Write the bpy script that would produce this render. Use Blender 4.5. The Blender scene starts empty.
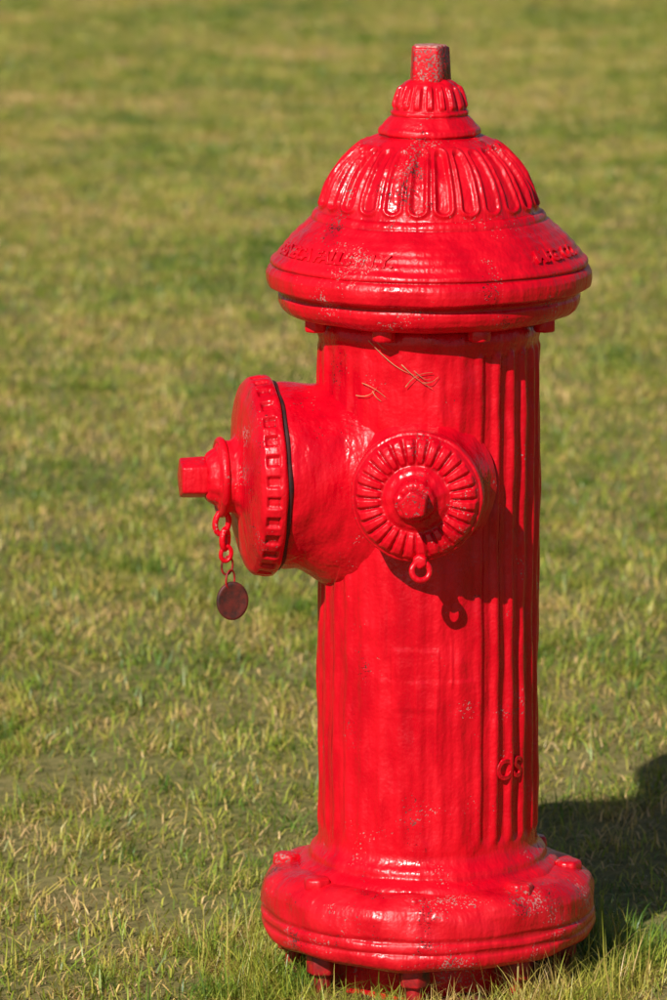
import bpy, math, random
import numpy as np
from mathutils import Vector, Matrix
random.seed(7); rng=np.random.default_rng(11)
sc=bpy.context.scene
sc.view_settings.view_transform='Standard'; sc.view_settings.look='None'; sc.view_settings.exposure=0

# ------------------------------------------------ measuring helpers (drawing units ~ 1 mm, height read downwards)
def zz(y):
    s=977-y
    return (1.0215*s-3.1e-5*s*s)/1000
def rr(p,z=0.5): return p*(0.9918-0.0303*z)/1000
U=0.976/1000

# ------------------------------------------------ node helper
def newmat(name):
    m=bpy.data.materials.new(name); m.use_nodes=True
    nt=m.node_tree; nt.nodes.clear()
    return m,nt
def N(nt,typ,**kw):
    n=nt.nodes.new(typ)
    for k,v in kw.items():
        if k in ('in_',):
            for a,b in v.items(): n.inputs[a].default_value=b
        else: setattr(n,k,v)
    return n
def ramp(nt,stops):
    n=nt.nodes.new('ShaderNodeValToRGB'); cr=n.color_ramp
    while len(cr.elements)<len(stops): cr.elements.new(0.5)
    for e,(p,c) in zip(cr.elements,stops):
        e.position=p; e.color=c if len(c)==4 else (*c,1)
    return n

def red_paint(name,wear=0.0,base=(0.72,0.0008,0.012),dark=(0.50,0.0006,0.010),rough=0.27):
    m,nt=newmat(name); L=nt.links.new
    out=N(nt,'ShaderNodeOutputMaterial'); b=N(nt,'ShaderNodeBsdfPrincipled')
    tc=N(nt,'ShaderNodeTexCoord')
    mp=N(nt,'ShaderNodeMapping',in_={'Scale':(1,1,0.3)}); L(tc.outputs['Object'],mp.inputs[0])
    n1=N(nt,'ShaderNodeTexNoise',in_={'Scale':26.0,'Detail':3.0,'Roughness':0.65}); L(mp.outputs[0],n1.inputs['Vector'])
    r1=ramp(nt,[(0.30,dark),(0.60,base)]); L(n1.outputs[0],r1.inputs[0])
    # dust / chipped specks
    n2=N(nt,'ShaderNodeTexNoise',in_={'Scale':420.0,'Detail':1.0,'Roughness':0.7}); L(tc.outputs['Object'],n2.inputs['Vector'])
    n3=N(nt,'ShaderNodeTexNoise',in_={'Scale':22.0,'Detail':2.0}); L(tc.outputs['Object'],n3.inputs['Vector'])
    ad=N(nt,'ShaderNodeMath',operation='MULTIPLY'); L(n2.outputs[0],ad.inputs[0]); L(n3.outputs[0],ad.inputs[1])
    t=0.43-0.10*wear
    r2=ramp(nt,[(t,(0,0,0)),(t+0.03,(1,1,1))]); L(ad.outputs[0],r2.inputs[0])
    chip=ramp(nt,[(0.42,(0.10,0.012,0.012)),(0.55,(0.56,0.22,0.20))]); L(n1.outputs[0],chip.inputs[0])
    mx=N(nt,'ShaderNodeMixRGB'); L(r2.outputs[0],mx.inputs[0]); L(r1.outputs[0],mx.inputs[1]); L(chip.outputs[0],mx.inputs[2])
    # dirt in cavities
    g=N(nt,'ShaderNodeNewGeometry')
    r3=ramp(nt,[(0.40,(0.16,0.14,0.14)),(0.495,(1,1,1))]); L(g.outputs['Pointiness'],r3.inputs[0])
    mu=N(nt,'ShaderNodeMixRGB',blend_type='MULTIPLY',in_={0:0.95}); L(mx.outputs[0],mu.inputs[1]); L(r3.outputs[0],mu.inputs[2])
    L(mu.outputs[0],b.inputs['Base Color'])
    rr_=ramp(nt,[(0.38,(rough-0.06,)*3),(0.62,(rough+0.18,)*3)]); L(n1.outputs[0],rr_.inputs[0])
    L(rr_.outputs[0],b.inputs['Roughness'])
    b.inputs['Specular IOR Level'].default_value=0.36
    # thick brushed paint: lumps, runs, orange peel
    n5=N(nt,'ShaderNodeTexNoise',in_={'Scale':85.0,'Detail':2.0,'Roughness':0.55}); L(mp.outputs[0],n5.inputs['Vector'])
    n6=N(nt,'ShaderNodeTexNoise',in_={'Scale':30.0,'Detail':1.0}); L(tc.outputs['Object'],n6.inputs['Vector'])
    n7=N(nt,'ShaderNodeTexNoise',in_={'Scale':240.0,'Detail':1.0}); L(tc.outputs['Object'],n7.inputs['Vector'])
    def mul(o,k):
        x=N(nt,'ShaderNodeMath',operation='MULTIPLY',in_={1:k}); L(o,x.inputs[0]); return x.outputs[0]
    def add(a,c):
        x=N(nt,'ShaderNodeMath',operation='ADD'); L(a,x.inputs[0]); L(c,x.inputs[1]); return x.outputs[0]
    h=add(add(mul(n6.outputs[0],3.4),mul(n5.outputs[0],2.1)),add(mul(n7.outputs[0],0.5),mul(r2.outputs[0],-0.35)))
    b1=N(nt,'ShaderNodeBump',in_={'Strength':1.0,'Distance':0.001}); L(h,b1.inputs['Height'])
    L(b1.outputs[0],b.inputs['Normal']); L(b.outputs[0],out.inputs[0])
    return m
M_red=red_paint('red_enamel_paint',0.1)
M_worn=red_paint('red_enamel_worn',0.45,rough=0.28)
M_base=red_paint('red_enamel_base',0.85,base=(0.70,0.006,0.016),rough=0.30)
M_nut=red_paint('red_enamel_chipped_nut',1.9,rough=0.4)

def simple(name,c1,c2,scale,rough=0.8,metal=0,bump=0.001):
    m,nt=newmat(name); L=nt.links.new
    out=N(nt,'ShaderNodeOutputMaterial'); b=N(nt,'ShaderNodeBsdfPrincipled')
    tc=N(nt,'ShaderNodeTexCoord'); n=N(nt,'ShaderNodeTexNoise',in_={'Scale':scale,'Detail':4.0,'Roughness':0.65}); L(tc.outputs['Object'],n.inputs['Vector'])
    r=ramp(nt,[(0.35,c1),(0.65,c2)]); L(n.outputs[0],r.inputs[0]); L(r.outputs[0],b.inputs['Base Color'])
    bp=N(nt,'ShaderNodeBump',in_={'Strength':0.6,'Distance':bump}); L(n.outputs[0],bp.inputs['Height']); L(bp.outputs[0],b.inputs['Normal'])
    b.inputs['Roughness'].default_value=rough; b.inputs['Metallic'].default_value=metal
    L(b.outputs[0],out.inputs[0]); return m
M_tag=simple('dark_red_brown_tag',(0.035,0.012,0.009),(0.15,0.018,0.012),90,0.55)  # mottled dark red-brown over the whole tag
M_rust=simple('rusty_iron_red',(0.06,0.012,0.010),(0.50,0.006,0.012),60,0.5)
M_low=simple('soil_stained_iron',(0.025,0.015,0.010),(0.16,0.02,0.012),40,0.8)
M_gap_shade=simple('dark_gap_shade',(0.02,0.006,0.006),(0.08,0.008,0.008),80,0.7)  # near-black red, paints the shadow in the gap behind the side cap
M_chip=simple('bare_weathered_metal',(0.45,0.02,0.02),(0.58,0.36,0.30),260,0.7)
M_straw=simple('dry_straw',(0.36,0.10,0.05),(0.60,0.30,0.14),50,0.8)

# ------------------------------------------------ mesh helpers
hyd=bpy.data.objects.new('fire_hydrant',None); sc.collection.objects.link(hyd)
def addmesh(name,verts,faces,mat,parent=hyd,smooth=True):
    me=bpy.data.meshes.new(name)
    me.from_pydata([tuple(v) for v in verts] if not isinstance(verts,np.ndarray) else verts.tolist(),[],faces if not isinstance(faces,np.ndarray) else faces.tolist())
    me.update()
    if smooth: me.polygons.foreach_set('use_smooth',[True]*len(me.polygons))
    if mat: me.materials.append(mat)
    o=bpy.data.objects.new(name,me); sc.collection.objects.link(o)
    if parent: o.parent=parent
    return o
def resample(prof,step,sm):
    p=np.array(prof,float); d=np.r_[0,np.cumsum(np.hypot(*np.diff(p,axis=0).T))]
    n=int(d[-1]/step)+2; s=np.linspace(0,d[-1],n)
    a=np.interp(s,d,p[:,0]); r=np.interp(s,d,p[:,1])
    k=int(max(1,sm/step)); 
    if k>0:
        x=np.arange(-2*k,2*k+1); w=np.exp(-(x/k)**2); w/=w.sum()
        def f(v):
            vp=np.r_[2*v[0]-v[1:2*k+1][::-1],v,2*v[-1]-v[-2*k-1:-1][::-1]]
            return np.convolve(vp,w,'valid')
        a,r=f(a),np.maximum(f(r),0)
    ta,tr=np.gradient(a),np.gradient(r); l=np.hypot(ta,tr)+1e-12
    return s,a,r,tr/l,-ta/l
UP=Vector((0,0,1))
def lathe(name,prof,nseg,mat,origin=(0,0,0),axis=(0,0,1),e1=(0,-1,0),disp=None,step=0.0015,sm=0.0015,parent=hyd):
    s,a,r,na,nr=resample(prof,step,sm)
    T=np.linspace(-math.pi,math.pi,nseg,endpoint=False)
    ns=len(s)
    SS,TT=np.meshgrid(s,T,indexing='ij'); A=np.repeat(a[:,None],nseg,1); R=np.repeat(r[:,None],nseg,1)
    D=disp(SS,A,R,TT) if disp else 0
    NA=na[:,None]; NR=nr[:,None]
    A2=A+NA*D; R2=np.maximum(R+NR*D,0)
    ax=np.array(Vector(axis).normalized()); E1=np.array(Vector(e1).normalized()); E2=np.cross(ax,E1)
    P=np.array(origin)+A2[...,None]*ax+R2[...,None]*(np.cos(TT)[...,None]*E1+np.sin(TT)[...,None]*E2)
    idx=np.arange(ns*nseg).reshape(ns,nseg); j2=np.roll(idx,-1,axis=1)
    q=np.stack([idx[:-1],idx[1:],j2[1:],j2[:-1]],-1).reshape(-1,4)
    return addmesh(name,P.reshape(-1,3),q,mat,parent)
def smoothstep(a,b,x):
    t=np.clip((x-a)/(b-a),0,1); return t*t*(3-2*t)
def wob(T,z,amp=1.0):
    return amp*0.0006*(np.sin(3*T+z*40)+0.6*np.sin(7*T-z*90+1)+0.5*np.sin(13*T+z*170+2))
def prism(name,n,r0,r1,h,mat,origin,axis,e1,bev=0.0015,rot=0.0,parent=hyd):
    """bevelled n-sided nut from origin along axis"""
    import bmesh
    bm=bmesh.new(); ax=Vector(axis).normalized(); E1=Vector(e1).normalized(); E2=ax.cross(E1); O=Vector(origin)
    lo=[];hi=[]
    for i in range(n):
        t=rot+2*math.pi*i/n; dv=E1*math.cos(t)+E2*math.sin(t)
        lo.append(bm.verts.new(O+dv*r0)); hi.append(bm.verts.new(O+ax*h+dv*r1))
    bm.faces.new(lo[::-1]); bm.faces.new(hi)
    for i in range(n): bm.faces.new((lo[i],lo[(i+1)%n],hi[(i+1)%n],hi[i]))
    bmesh.ops.recalc_face_normals(bm,faces=bm.faces)
    bmesh.ops.bevel(bm,geom=bm.edges[:],offset=bev,segments=3,profile=0.5,affect='EDGES')
    me=bpy.data.meshes.new(name); bm.to_mesh(me); bm.free()
    me.polygons.foreach_set('use_smooth',[True]*len(me.polygons)); me.materials.append(mat)
    o=bpy.data.objects.new(name,me); sc.collection.objects.link(o); o.parent=parent
    return o
def torus(name,c,nrm,R,r,mat,stretch=1.0,sdir=None,nu=36,nv=12):
    n=Vector(nrm).normalized(); a=(Vector(sdir) if sdir else n.orthogonal()).normalized(); a=(a-n*a.dot(n)).normalized(); b=n.cross(a)
    V=[];F=[]
    for i in range(nu):
        t=2*math.pi*i/nu; d=a*math.cos(t)*stretch+b*math.sin(t); cc=Vector(c)+d*R
        dn=(a*math.cos(t)+b*math.sin(t))
        for j in range(nv):
            u=2*math.pi*j/nv; V.append(cc+dn*(r*math.cos(u))+n*(r*math.sin(u)))
    for i in range(nu):
        for j in range(nv):
            F.append((i*nv+j,((i+1)%nu)*nv+j,((i+1)%nu)*nv+(j+1)%nv,i*nv+(j+1)%nv))
    return addmesh(name,V,F,mat)
def conv(lst): return [(zz(y),rr(h,zz(y))) for y,h in lst]

# ------------------------------------------------ BONNET
bon=[(79,0.1),(79,20),(82,26),(88,31),(95,34),(104,36.5),(109,37),(110,39),(113,39),(114,37.5),(117,41),(121,45),(125,48),(127,51),(132,52),(134,49),(135,53),
 (138,60),(143,69),(150,78),(160,88.5),(172,97),(185,103.5),(200,108.5),(209,111),(210,115),(214,117.5),(217,117.5),(218,120),(223,125),(230,134),(238,142),(248,150),(255,155.5),(257,158.5),(261,159.5),(262.5,157),
 (265,160.5),(270,163),(277,163),(284,161.5),(286,157),(288,151.5),(291,149.5),(294,151.5),(300,151),(306,148),(311,142),(314,132),(315,118),(317,105)]
bp=conv(bon)
NF=26
zA,zB=zz(143),zz(203)
def bdisp(S,A,R,T):
    d=wob(T,A,0.9)
    cell=2*math.pi/NF; u=((T/cell)%1-0.5)*cell*R
    zc=(A-zB)/(zA-zB)                # 0 bottom..1 top
    Lz=(zA-zB)*1.25; v=zc*Lz
    hw=0.34*cell*R
    vv=np.where(v>Lz-hw,v-(Lz-hw),np.where(v<hw,hw-v,0))
    dist=np.hypot(u,vv)-hw
    m=smoothstep(-0.25,-0.02,zc)*(1-smoothstep(1.02,1.2,zc))
    ridge=0.0027*np.exp(-(dist/0.0022)**2)-0.0022*(dist<0)*np.clip(-dist/0.003,0,1)
    vary=0.85+0.3*np.sin(5.3*T+1)                 # casting / paint build-up is uneven round the dome
    d=d+m*ridge*vary
    c2=2*math.pi/18; u2=np.abs(((T/c2)%1)-0.5)*2
    m2=smoothstep(zz(108),zz(104),A)*(1-smoothstep(zz(88),zz(83),A))
    d=d+m2*0.0030*(smoothstep(0.25,0.75,u2)-0.35)
    # concentric casting lines on the skirt
    m3=smoothstep(zz(259),zz(255),A)*(1-smoothstep(zz(226),zz(220),A))
    d=d+m3*0.0003*np.sin(A*900)
    return d
lathe('bonnet',bp,624,M_worn,disp=bdisp,step=0.0011,sm=0.0011)
prism('operating_nut',5,rr(22.5),rr(20.5),zz(46)-zz(81),M_nut,(0,0,zz(81)),(0,0,1),(0,-1,0),0.0022,rot=math.radians(22))
prism('nut_worn_top',5,rr(18),rr(17),0.0022,M_chip,(0,0,zz(46)-0.0006),(0,0,1),(0,-1,0),0.0006,rot=math.radians(22))

# text wrapped round a lathe surface
def wraptext(name,body,size,prof,s0,t0,mat,depth=0.0020,spacing=1.0,step=0.0011,sm=0.0011):
    cu=bpy.data.curves.new(name,'FONT'); cu.body=body; cu.size=size; cu.extrude=depth; cu.bevel_depth=0.0005; cu.space_character=spacing; cu.offset=0.0003
    ob=bpy.data.objects.new(name+'_tmp',cu); sc.collection.objects.link(ob)
    dg=bpy.context.evaluated_depsgraph_get(); me=bpy.data.meshes.new_from_object(ob.evaluated_get(dg))
    bpy.data.objects.remove(ob)
    s,a,r,na,nr=resample(prof,step,sm)
    for v in me.vertices:
        x,y,z=v.co; ss=s0-y
        A=np.interp(ss,s,a); R=np.interp(ss,s,r); n1=np.interp(ss,s,na); n2=np.interp(ss,s,nr)
        Rm=np.interp(s0,s,r); t=t0+x/Rm
        A+=n1*z; R+=n2*z
        v.co=(R*math.sin(t),-R*math.cos(t),A)
    me.materials.clear(); me.materials.append(mat)
    o=bpy.data.objects.new(name,me); sc.collection.objects.link(o); o.parent=hyd
    return o
def s_at(prof,z):
    s,a,r,_,_=resample(prof,0.0011,0.0011); return float(s[np.argmin(np.abs(a-z))])
sL=s_at(bp,zz(249))
wraptext('cast_lettering_left','SENECA FALLS  N.Y.',0.0180,bp,sL,math.radians(-78),M_worn,spacing=1.02)
wraptext('cast_lettering_right','MFG. CO.',0.0180,bp,sL,math.radians(44),M_worn,spacing=1.02)
# bolts under the bonnet flange
for i in range(8):
    t=math.radians(-22+45*i); R=rr(122); c=(R*math.sin(t),-R*math.cos(t),zz(325))
    prism(f'bonnet_bolt_{i+1}',6,0.0115,0.0115,0.014,M_worn,c,(0,0,1),(0,-1,0),0.0025,rot=t)

# ------------------------------------------------ BARREL
bar=[(308,98),(314,104),(320,110.5),(327,112),(331,112.5),(334,110.5),(345,109.8),(600,109),(800,108.5),(830,109),(836,110),(841,113),(845,117.5),(848,118.5),(852,118.5),(854,121),(857,127),(861,131),(868,133)]
bpf=conv(bar)
def fade_t(T):
    # ribs crisp on the right/back, thick paint softens them at the front and left
    f=0.26+0.74*smoothstep(0.30,0.60,T)
    f=np.where(T<-0.45,0.26+0.25*smoothstep(0.45,1.1,-T),f)
    f=np.where(T<-1.9,1.0,f)
    return f
def bardisp(S,A,R,T):
    cell=2*math.pi/34; u=np.abs(((T/cell)%1)-0.5)*2
    e=smoothstep(zz(828),zz(816),A)*(1-smoothstep(zz(345),zz(338),A))
    rib=0.0044*(smoothstep(0.25,0.95,1-u)-0.5)*fade_t(T)
    d=e*rib+wob(T,A*0.5,1.3)
    # raised cast panels, bottom front
    p=smoothstep(-0.50,-0.46,T)*(1-smoothstep(0.40,0.44,T))*smoothstep(zz(832),zz(828),A)*(1-smoothstep(zz(662),zz(658),A))
    d=d+0.0007*p
    p2=smoothstep(-0.36,-0.34,T)*(1-smoothstep(0.08,0.10,T))*smoothstep(zz(690),zz(687),A)*(1-smoothstep(zz(630),zz(627),A))
    # paint runs below the front nozzle and the bonnet
    for tc0,za,zb,wd in ((-0.12,612,700,0.016),(0.06,640,742,0.013),(-0.42,560,640,0.015),(0.20,600,668,0.012),(-0.25,340,380,0.014),(-0.62,345,372,0.015)):
        cc=np.exp(-((T-tc0)/wd)**2)
        d=d+0.0008*cc*smoothstep(zz(zb),zz(zb-6),A)*(1-smoothstep(zz(za+40),zz(za),A))
    return d+0.0009*p2
lathe('barrel',bpf,748,M_red,disp=bardisp,step=0.0022,sm=0.0016)
sB=s_at(bpf,zz(762))
wraptext('cast_mark','OS',0.028,bpf,sB,math.radians(37),M_red,depth=0.0022)

# ------------------------------------------------ BASE FLANGE
base=[(860,100),(861,128),(862,140),(864,149),(868,156),(873,162),(881,165.5),(891,166.5),(899,166.5),(901,164.4),(903.5,164.4),(905.5,167),(911,167.2),(913,165),(915,165),(917,167),(922,166.5),(927,164),(931,158),(933,150),(934,130),(935,112),(938,110),(990,108)]
basep=conv(base)
def basedisp(S,A,R,T):
    return wob(T,A,2.2)
lathe('base_flange',basep,560,M_base,disp=basedisp,step=0.0015,sm=0.0020)
for i in range(8):
    t=math.radians(-14+45*i+8); R=rr(143)
    vis=0.0 if 30<math.degrees(t)%360<200 or 250<math.degrees(t)%360<310 else 0.0065
    prism(f'base_bolt_{i+1}',6,0.0150,0.0135,0.012,M_base,(R*math.sin(t),-R*math.cos(t),zz(868)-vis),(0,0,1),(0,-1,0),0.003,rot=t)
    R=rr(136)
    prism(f'base_nut_{i+1}',6,0.0165,0.0165,0.020,M_rust,(R*math.sin(t),-R*math.cos(t),zz(933)-0.019),(0,0,1),(0,-1,0),0.0025,rot=t+0.3)
    prism(f'base_stud_{i+1}',10,0.0085,0.0085,0.045,M_rust,(R*math.sin(t),-R*math.cos(t),-0.01),(0,0,1),(0,-1,0),0.001)
lathe('buried_lower_flange',[(0.006,0.02),(0.006,0.135),(0.002,0.142),(-0.03,0.143)],160,M_low,step=0.003,disp=lambda S,A,R,T:wob(T,A,6))

# ------------------------------------------------ LARGE SIDE NOZZLE
a0=math.radians(10); d=Vector((-math.cos(a0),-math.sin(a0),0)); zc=zz(471)
def P(lst,o=0): return [((a+o)*U,r*U) for a,r in lst]
def nozd(S,A,R,T):
    low=np.clip(-np.cos(T),0,1)**2        # lower side
    near=1-smoothstep(98*U,140*U,A)
    return wob(T,A,1.0)+0.020*low*near+0.0
lathe('side_nozzle',P([(158,70),(157,92),(150,93.5),(140,93),(120,92),(100,92),(88,95),(60,100)]),300,M_red,(0,0,zc),d,UP,disp=nozd)
lathe('side_nozzle_gap_shade',P([(166,60),(166,94.6),(154,95),(153,60)]),200,M_gap_shade,(0,0,zc),d,UP,disp=lambda S,A,R,T:wob(T,A,1.5))  # dark ring standing in for the shadow between nozzle and cap
def capd(S,A,R,T):
    cell=2*math.pi/30; u=np.abs(((T/cell)%1)-0.5)*2
    m=smoothstep(164.5*U,166.5*U,A)*(1-smoothstep(178*U,180*U,A))*(R>90*U)
    d_=-0.0036*m*smoothstep(0.40,0.62,u)
    return d_+wob(T,A,0.9)
lathe('side_nozzle_cap',P([(204,0.1),(204,34),(201,37),(199,38),(196,42),(194,60),(191,80),(188,88),(185.5,94),(181,98.5),(170,100.5),(162,100),(160,97),(160,60)],-1.5),480,M_worn,(0,0,zc),d,UP,disp=capd,step=0.0012)
lathe('side_cap_hub',P([(226,0.1),(226,21),(224,24),(219,27),(215,29),(214,33),(211,35),(205,36),(200,36)]),120,M_worn,(0,0,zc),d,UP,disp=lambda S,A,R,T:wob(T,A,1))
prism('side_cap_nut',5,22.5*U,21.5*U,27*U,M_worn,Vector((0,0,zc))+d*(224*U),d,UP,0.0025,rot=0.35)

# ------------------------------------------------ SMALL FRONT NOZZLE
b0=math.radians(-5.0); f=Vector((math.sin(b0),-math.cos(b0),0)); fo=20; zf=zz(469)
lathe('front_nozzle',P([(153,40),(152,58),(140,59),(120,60),(112,62),(104,66),(96,70),(90,74)]),240,M_red,(0,0,zf),f,UP,disp=lambda S,A,R,T:wob(T,A,1))
def fcap(S,A,R,T):
    cell=2*math.pi/28; u=np.abs(((T/cell)%1)-0.5)*2
    m=smoothstep(33*U,38*U,R)*(1-smoothstep(56*U,60*U,R))*(A>(140+fo)*U)
    return m*0.0034*(1-smoothstep(0.45,0.98,u)-0.4)+wob(T,A,0.8)
lathe('front_nozzle_cap',P([(172,0.1),(172,16),(170,19),(163,21),(160,24),(158,28),(155,31),(153.5,33),(154.5,37),(155,44),(153,52),(149,58),(146,60.5),(144,61),(143,64),(139,65),(133,65),(130,63.5),(130,45)],fo),420,M_worn,(0,0,zf),f,UP,disp=fcap,step=0.001,sm=0.001)
prism('front_cap_nut',5,16.5*U,15*U,24*U,M_worn,Vector((0,0,zf))+f*((170+fo)*U),f,UP,0.0025,rot=0.2)
# lug + ring
lug=Vector((0,0,zf))+f*((140+fo)*U)+Vector((0,0,-62*U))+Vector((0.004,0,0))
prism('chain_lug',6,0.009,0.007,0.016,M_worn,lug,f,UP,0.002)
torus('chain_ring',lug+Vector((0.0,-0.014,-0.009)),(0.25,-1,0.25),0.0088,0.0030,M_worn)

# ------------------------------------------------ CHAIN + TAG on side cap
hubp=Vector((0,0,zc))+d*(210*U)
torus('chain_collar',hubp,d,0.0355,0.0040,M_worn,nu=60)
zt=hubp.z-0.034
x0,y0=hubp.x+0.001,hubp.y-0.006
links=[((x0,y0,zt-0.010),(0.2,-1,0),0.0065,1.7,0.0030,M_worn),
       ((x0+0.003,y0,zt-0.026),(1,-0.5,0),0.0060,1.6,0.0030,M_worn),
       ((x0+0.004,y0-0.002,zt-0.040),(0.3,-1,0),0.0052,1.4,0.0022,M_worn),
       ((x0+0.005,y0,zt-0.052),(0.35,-1,0),0.0056,1.6,0.0011,M_rust),
       ((x0+0.008,y0,zt-0.066),(0.7,-0.6,0),0.0062,1.5,0.0010,M_rust)]
for i,(c,n,R,st,r,m) in enumerate(links):
    torus(f'chain_link_{i+1}',c,n,R,r,m,stretch=st,sdir=(0.15,0,1))
tc_=Vector((x0+0.010,y0,zt-0.087)); nrm=Vector((0.30,-1,-0.10)).normalized()
tg=lathe('tag_disc',[(0.0016,0.0002),(0.0018,0.010),(0.0024,0.0155),(0.0016,0.0175),(-0.0014,0.0175),(-0.0022,0.012),(-0.0016,0.0002)],64,M_tag,(0,0,0),nrm,UP,step=0.0006,sm=0.0006)
tg.location=tc_; tg.scale=(0.92,1,1.08)

# ------------------------------------------------ dry grass clippings stuck on the paint
def strands(name,items,mat,parent):
    V=[];F=[]
    for pts,w in items:
        b=len(V); n=len(pts)
        for i,p in enumerate(pts):
            p=Vector(p); q=Vector(pts[min(i+1,n-1)])-Vector(pts[max(i-1,0)])
            rad=Vector((p.x,p.y,0)).normalized(); sd=q.cross(rad).normalized()*w*(1-0.7*i/(n-1))
            V+= [p+sd,p-sd,p+rad*w]
        for i in range(n-1):
            a=b+3*i
            F+=[(a,a+3,a+5,a+2),(a+2,a+5,a+4,a+1)]
    return addmesh(name,V,F,mat,parent)
def on_barrel(x,y,off=0.0022,R=0.1085):
    X=(x-428)*0.975/1000; 
    t=math.asin(max(-1,min(1,X/R)));
    yy=y-R*math.cos(t)*170
    return ((R+off)*math.sin(t),-(R+off)*math.cos(t),zz(yy))
it=[]
for (xa,ya,xb,yb,bow) in [(368,342,412,376,8),(404,388,430,374,-4),(356,396,376,388,4),(362,384,384,398,-3),(400,366,430,390,3),(374,340,386,352,3),(412,372,428,380,4),(372,392,380,402,2),(420,384,436,378,2)]:
    pts=[]
    for k in range(9):
        u=k/8; pts.append(on_barrel(xa+(xb-xa)*u+bow*math.sin(math.pi*u)*0.5,ya+(yb-ya)*u+bow*math.sin(math.pi*u),0.0012+0.001*math.sin(u*5)))
    it.append((pts,0.0005))
strands('dry_clippings',it,M_straw,hyd)

# ------------------------------------------------ GROUND
def gh(x,y):
    x=np.asarray(x,float); y=np.asarray(y,float)
    h=0.006*np.sin(1.3*x+0.6)*np.cos(0.9*y+0.4)+0.035*smoothstep(0.15,1.5,y)+0.02*np.sin(0.45*y+0.25*x)*smoothstep(1.0,5.0,np.abs(y))
    w=smoothstep(0.15,0.9,np.hypot(x,y))
    return h*w+0.003
gx=np.r_[-400,-150,-60,-25,-12,np.arange(-8,8.01,0.12),12,25,60,150,400]
gy=np.r_[-400,-150,-60,-25,-12,np.arange(-7,26.01,0.12),32,50,90,180,400]
X,Y=np.meshgrid(gx,gy,indexing='ij'); Z=gh(X,Y); Z[(np.abs(X)>11)|(Y>30)|(Y<-11)]=0
idx=np.arange(X.size).reshape(X.shape)
q=np.stack([idx[:-1,:-1],idx[1:,:-1],idx[1:,1:],idx[:-1,1:]],-1).reshape(-1,4)
mg,nt=newmat('soil_and_thatch'); L=nt.links.new
out=N(nt,'ShaderNodeOutputMaterial'); b=N(nt,'ShaderNodeBsdfPrincipled',in_={'Roughness':0.95}); tc=N(nt,'ShaderNodeTexCoord')
n1=N(nt,'ShaderNodeTexNoise',in_={'Scale':60.0,'Detail':3.0,'Roughness':0.7}); L(tc.outputs['Object'],n1.inputs[0])
n2=N(nt,'ShaderNodeTexNoise',in_={'Scale':1.2,'Detail':2.0}); L(tc.outputs['Object'],n2.inputs[0])
r1=ramp(nt,[(0.3,(0.05,0.04,0.012)),(0.5,(0.16,0.13,0.035)),(0.7,(0.36,0.27,0.10))]); L(n1.outputs[0],r1.inputs[0])
r2=ramp(nt,[(0.35,(0.13,0.16,0.022)),(0.65,(0.28,0.21,0.07))]); L(n2.outputs[0],r2.inputs[0])
mx=N(nt,'ShaderNodeMixRGB',in_={0:0.45}); L(r1.outputs[0],mx.inputs[1]); L(r2.outputs[0],mx.inputs[2]); L(mx.outputs[0],b.inputs['Base Color'])
L(b.outputs[0],out.inputs[0])
addmesh('ground',np.stack([X,Y,Z],-1).reshape(-1,3),q,mg,None)

# grass material
mgr,nt=newmat('grass_blades'); L=nt.links.new
out=N(nt,'ShaderNodeOutputMaterial'); at=N(nt,'ShaderNodeAttribute',attribute_name='bcol')
geo=N(nt,'ShaderNodeNewGeometry')
n1=N(nt,'ShaderNodeTexNoise',in_={'Scale':1.7,'Detail':2.0,'Roughness':0.6}); L(geo.outputs['Position'],n1.inputs[0])
n2=N(nt,'ShaderNodeTexNoise',in_={'Scale':12.0,'Detail':2.0,'Roughness':0.65}); L(geo.outputs['Position'],n2.inputs[0])
sep=N(nt,'ShaderNodeSeparateColor'); L(at.outputs['Color'],sep.inputs[0])   # R: dryness random  G: tip factor  B: brightness random
ma=N(nt,'ShaderNodeMath',operation='MULTIPLY_ADD',in_={1:1.35,2:-0.61}); L(n1.outputs[0],ma.inputs[0])
mb=N(nt,'ShaderNodeMath',operation='MULTIPLY_ADD',in_={1:1.6,2:-0.78}); L(n2.outputs[0],mb.inputs[0])
s1=N(nt,'ShaderNodeMath',operation='ADD'); L(ma.outputs[0],s1.inputs[0]); L(mb.outputs[0],s1.inputs[1])
s2=N(nt,'ShaderNodeMath',operation='ADD'); L(s1.outputs[0],s2.inputs[0]); L(sep.outputs[0],s2.inputs[1])
cr=ramp(nt,[(0.0,(0.075,0.16,0.016)),(0.30,(0.21,0.28,0.024)),(0.52,(0.40,0.38,0.055)),(0.75,(0.54,0.38,0.11)),(1.0,(0.64,0.43,0.19))]); L(s2.outputs[0],cr.inputs[0])
br=N(nt,'ShaderNodeMath',operation='MULTIPLY_ADD',in_={1:1.0,2:0.55}); L(sep.outputs[2],br.inputs[0])
vm=N(nt,'ShaderNodeVectorMath',operation='SCALE'); L(cr.outputs[0],vm.inputs[0]); L(br.outputs[0],vm.inputs['Scale'])
b=N(nt,'ShaderNodeBsdfPrincipled',in_={'Roughness':0.42}); L(vm.outputs[0],b.inputs['Base Color'])
b.inputs['Specular IOR Level'].default_value=0.45
tr=N(nt,'ShaderNodeBsdfTranslucent'); L(vm.outputs[0],tr.inputs[0])
ms=N(nt,'ShaderNodeMixShader',in_={0:0.2}); L(b.outputs[0],ms.inputs[1]); L(tr.outputs[0],ms.inputs[2]); L(ms.outputs[0],out.inputs[0])

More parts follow.
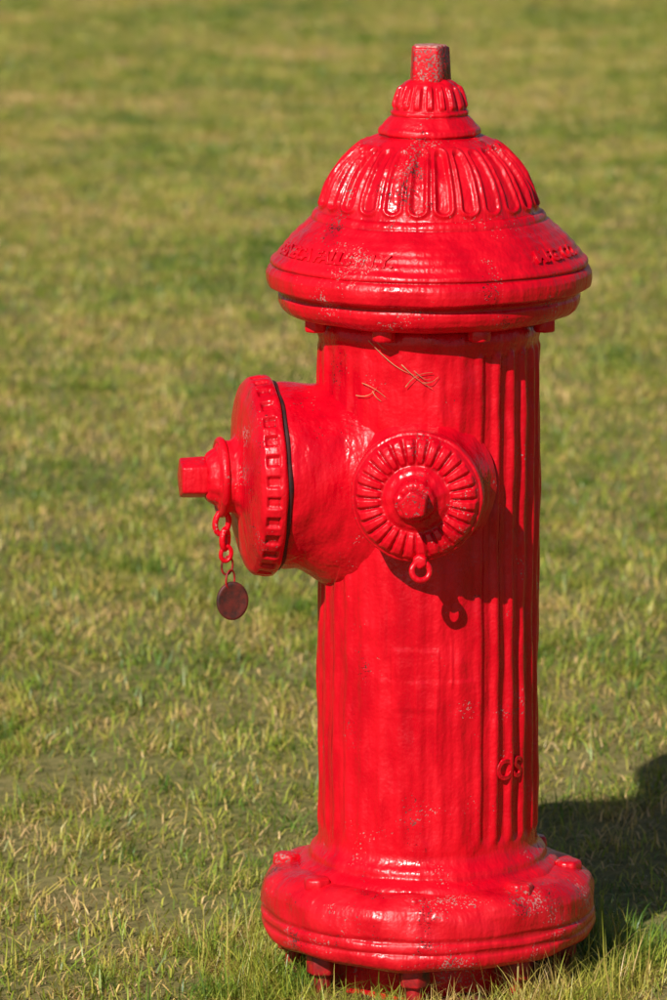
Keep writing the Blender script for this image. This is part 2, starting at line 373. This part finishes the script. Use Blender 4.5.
def tuft(name,n,rad,lmin,lmax,wmin,wmax,seed,flat=0.3,clump=60,tile=None,K=4):
    g=np.random.default_rng(seed)
    if tile: cxy=(g.random((clump,2))-0.5)*tile
    else:
        cx=rad*np.sqrt(g.random(clump)); ct=g.random(clump)*2*math.pi
        cxy=np.stack([cx*np.cos(ct),cx*np.sin(ct)],-1)
    cl=0.6+0.8*g.random(clump); cdry=g.normal(0,0.12,clump); cdir=g.random(clump)*2*math.pi
    ci=g.integers(0,clump,n)
    pos=cxy[ci]+g.normal(0,0.018,(n,2))
    free=g.random(n)<0.55
    if tile:
        pos=np.where(free[:,None],(g.random((n,2))-0.5)*tile,pos); pos=(pos+tile/2)%tile-tile/2
    else:
        rr2=rad*np.sqrt(g.random(n)); tt=g.random(n)*2*math.pi
        pos[free]=np.stack([rr2*np.cos(tt),rr2*np.sin(tt)],-1)[free]
    ln=(lmin+(lmax-lmin)*g.random(n)**1.4)*np.where(free,0.9,cl[ci])
    w=wmin+(wmax-wmin)*g.random(n)
    az=np.where(free,g.random(n)*2*math.pi,cdir[ci]+g.normal(0,0.9,n))
    lean=np.clip(np.abs(g.normal(0.6,0.42,n)),0,1.4); dead=g.random(n)<flat; lean[dead]=1.0+0.5*g.random(dead.sum())
    curl=g.normal(0.6,0.45,n)
    dry=np.clip(g.normal(0.30,0.13,n)+np.where(free,0,cdry[ci]),0,1); dry[dead]=0.5+0.5*g.random(dead.sum())
    bri=g.random(n)
    V=np.zeros((n,2*K-1,3)); C=np.ones((n,2*K-1,4))
    p=np.stack([pos[:,0],pos[:,1],-0.003*np.ones(n)],-1)
    sd=az+math.pi/2+g.normal(0,0.6,n); side=np.stack([np.cos(sd),np.sin(sd),np.zeros(n)],-1)
    for k in range(K):
        fr=k/(K-1); ww=w*(1-fr**1.8)*0.5
        if k<K-1:
            V[:,2*k]=p+side*ww[:,None]; V[:,2*k+1]=p-side*ww[:,None]
            for m in (2*k,2*k+1): C[:,m,0]=dry;C[:,m,1]=fr;C[:,m,2]=bri*0.8+0.2*fr
        else:
            V[:,2*k]=p; C[:,2*k,0]=dry;C[:,2*k,1]=1;C[:,2*k,2]=bri
        a=np.minimum(lean+curl*fr*1.3,1.75)
        stp=ln/(K-1)
        p=p+np.stack([np.sin(a)*np.cos(az)*stp,np.sin(a)*np.sin(az)*stp,np.cos(a)*stp],-1)
        p[:,2]=np.maximum(p[:,2],0.001+0.008*bri)
    nv=2*K-1; base=np.arange(n)[:,None]*nv
    q=[]
    for k in range(K-2): q.append(base+np.array([[2*k,2*k+1,2*k+3,2*k+2]]))
    q=np.concatenate(q,0).tolist(); t=(base+np.array([[2*K-4,2*K-3,2*K-2]])).tolist()
    me=bpy.data.meshes.new(name); me.from_pydata(V.reshape(-1,3).tolist(),[],q+t); me.update()
    ca=me.color_attributes.new('bcol','FLOAT_COLOR','POINT'); ca.data.foreach_set('color',C.reshape(-1))
    me.polygons.foreach_set('use_smooth',[True]*len(me.polygons))
    me.materials.append(mgr)
    return bpy.data.objects.new(name,me)
col=bpy.data.collections.new('grass_tufts')
TILE=0.6
for i in range(5): col.objects.link(tuft(f'a_lawn_patch_{i}',7600,0,0.012,0.036,0.0011,0.0026,100+i,flat=0.36,clump=110,tile=TILE,K=3))
for i in range(3): col.objects.link(tuft(f'b_long_tuft_{i}',110,0.050,0.040,0.105,0.0012,0.0028,200+i,flat=0.15,clump=8,K=5))

def points_object(name,pts,idxs,rots,scl):
    me=bpy.data.meshes.new(name); me.from_pydata(pts,[],[])
    a=me.attributes.new('pidx','INT','POINT'); a.data.foreach_set('value',idxs)
    a=me.attributes.new('prot','FLOAT_VECTOR','POINT'); a.data.foreach_set('vector',np.array(rots,float).reshape(-1))
    a=me.attributes.new('pscl','FLOAT_VECTOR','POINT'); a.data.foreach_set('vector',np.array(scl,float).reshape(-1))
    o=bpy.data.objects.new(name,me); sc.collection.objects.link(o)
    ng=bpy.data.node_groups.new(name+'_scatter','GeometryNodeTree')
    ng.interface.new_socket('Geometry',in_out='INPUT',socket_type='NodeSocketGeometry'); ng.interface.new_socket('Geometry',in_out='OUTPUT',socket_type='NodeSocketGeometry')
    gi=ng.nodes.new('NodeGroupInput'); go=ng.nodes.new('NodeGroupOutput')
    ci=ng.nodes.new('GeometryNodeCollectionInfo'); ci.inputs['Collection'].default_value=col; ci.inputs['Separate Children'].default_value=True; ci.inputs['Reset Children'].default_value=True
    ip=ng.nodes.new('GeometryNodeInstanceOnPoints'); ip.inputs['Pick Instance'].default_value=True
    def na(nm,t):
        n=ng.nodes.new('GeometryNodeInputNamedAttribute'); n.data_type=t; n.inputs['Name'].default_value=nm; return n.outputs['Attribute']
    l=ng.links.new
    l(gi.outputs[0],ip.inputs['Points']); l(ci.outputs[0],ip.inputs['Instance'])
    l(na('pidx','INT'),ip.inputs['Instance Index']); l(na('prot','FLOAT_VECTOR'),ip.inputs['Rotation']); l(na('pscl','FLOAT_VECTOR'),ip.inputs['Scale'])
    l(ip.outputs[0],go.inputs[0])
    md=o.modifiers.new('scatter','NODES'); md.node_group=ng
    return o
def tilt(x,y,rz):
    e=0.15
    dx=(float(gh(x+e,y))-float(gh(x-e,y)))/(2*e); dy=(float(gh(x,y+e))-float(gh(x,y-e)))/(2*e)
    n=Vector((-dx,-dy,1)).normalized()
    return tuple((UP.rotation_difference(n).to_matrix()@Matrix.Rotation(rz,3,'Z')).to_euler())
pts=[];ids=[];rot=[];scl=[]
for x in np.arange(-4.2,4.3,TILE):
    for y in np.arange(-2.4,20,TILE):
        px,py=x,y
        pts.append((px,py,float(gh(px,py)))); ids.append(random.randrange(5)); rot.append(tilt(px,py,random.randrange(4)*math.pi/2))
        scl.append((1.0,1.0,1.0+random.uniform(-.05,.12)))
def put(px,py,s,k=1.0):
    pts.append((px,py,float(gh(px,py)))); ids.append(5+random.randrange(3)); rot.append((0,0,random.uniform(0,6.283))); scl.append((s*k,s*k,s))
# scattered longer tufts over the lawn
for i in range(800):
    px=random.uniform(-2.2,2.2); py=random.uniform(-1.2,10)
    if math.hypot(px,py)>0.14: put(px,py,random.uniform(0.30,0.52),1.4)
# shaggier growth in drifts around the hydrant
for i in range(520):
    px=random.uniform(-1.5,1.5); py=random.uniform(-1.0,2.2)
    if math.hypot(px,py)>0.15 and math.sin(px*7+1.3*math.sin(py*5))+math.cos(py*4.1+px*2)>-0.1: put(px,py,random.uniform(0.34,0.66),1.2)
# uncut fringe round the hydrant
for i in range(110):
    t=random.uniform(0,6.283); r=random.uniform(0.148,0.24); px,py=r*math.sin(t),-r*math.cos(t)
    put(px,py,random.uniform(0.38,0.78) if abs(px)>0.07 or py>0 else random.uniform(0.32,0.58))
points_object('lawn_grass',pts,ids,rot,scl)

# ------------------------------------------------ LIGHT
phi=math.radians(63); el=math.radians(37)
tv=Vector((math.cos(phi)*math.cos(el),math.sin(phi)*math.cos(el),-math.sin(el)))
sl=bpy.data.lights.new('sun','SUN'); sl.energy=4.9; sl.angle=math.radians(0.5); sl.color=(1.0,0.96,0.89)
so=bpy.data.objects.new('sun',sl); sc.collection.objects.link(so); so.rotation_euler=tv.to_track_quat('-Z','Y').to_euler(); so.location=(-3,-5,6)
w=bpy.data.worlds.new('World'); sc.world=w; w.use_nodes=True; nt=w.node_tree
bg=nt.nodes['Background']; sk=nt.nodes.new('ShaderNodeTexSky'); sk.sky_type='NISHITA'; sk.sun_disc=False
sk.sun_elevation=el; sk.sun_rotation=math.atan2(-math.cos(phi),-math.sin(phi))%(2*math.pi)
nt.links.new(sk.outputs[0],bg.inputs[0]); bg.inputs[1].default_value=0.055

# ------------------------------------------------ CAMERA
cam=bpy.data.cameras.new('camera'); co=bpy.data.objects.new('camera',cam); sc.collection.objects.link(co); sc.camera=co
cam.sensor_fit='VERTICAL'; cam.sensor_height=36; cam.sensor_width=24; cam.lens=18/math.tan(math.radians(5))
co.location=(-0.0925,-5.5,1.45); co.rotation_euler=(math.radians(80),0,0)
cam.clip_end=2000; cam.dof.use_dof=True; cam.dof.focus_distance=5.45; cam.dof.aperture_fstop=11
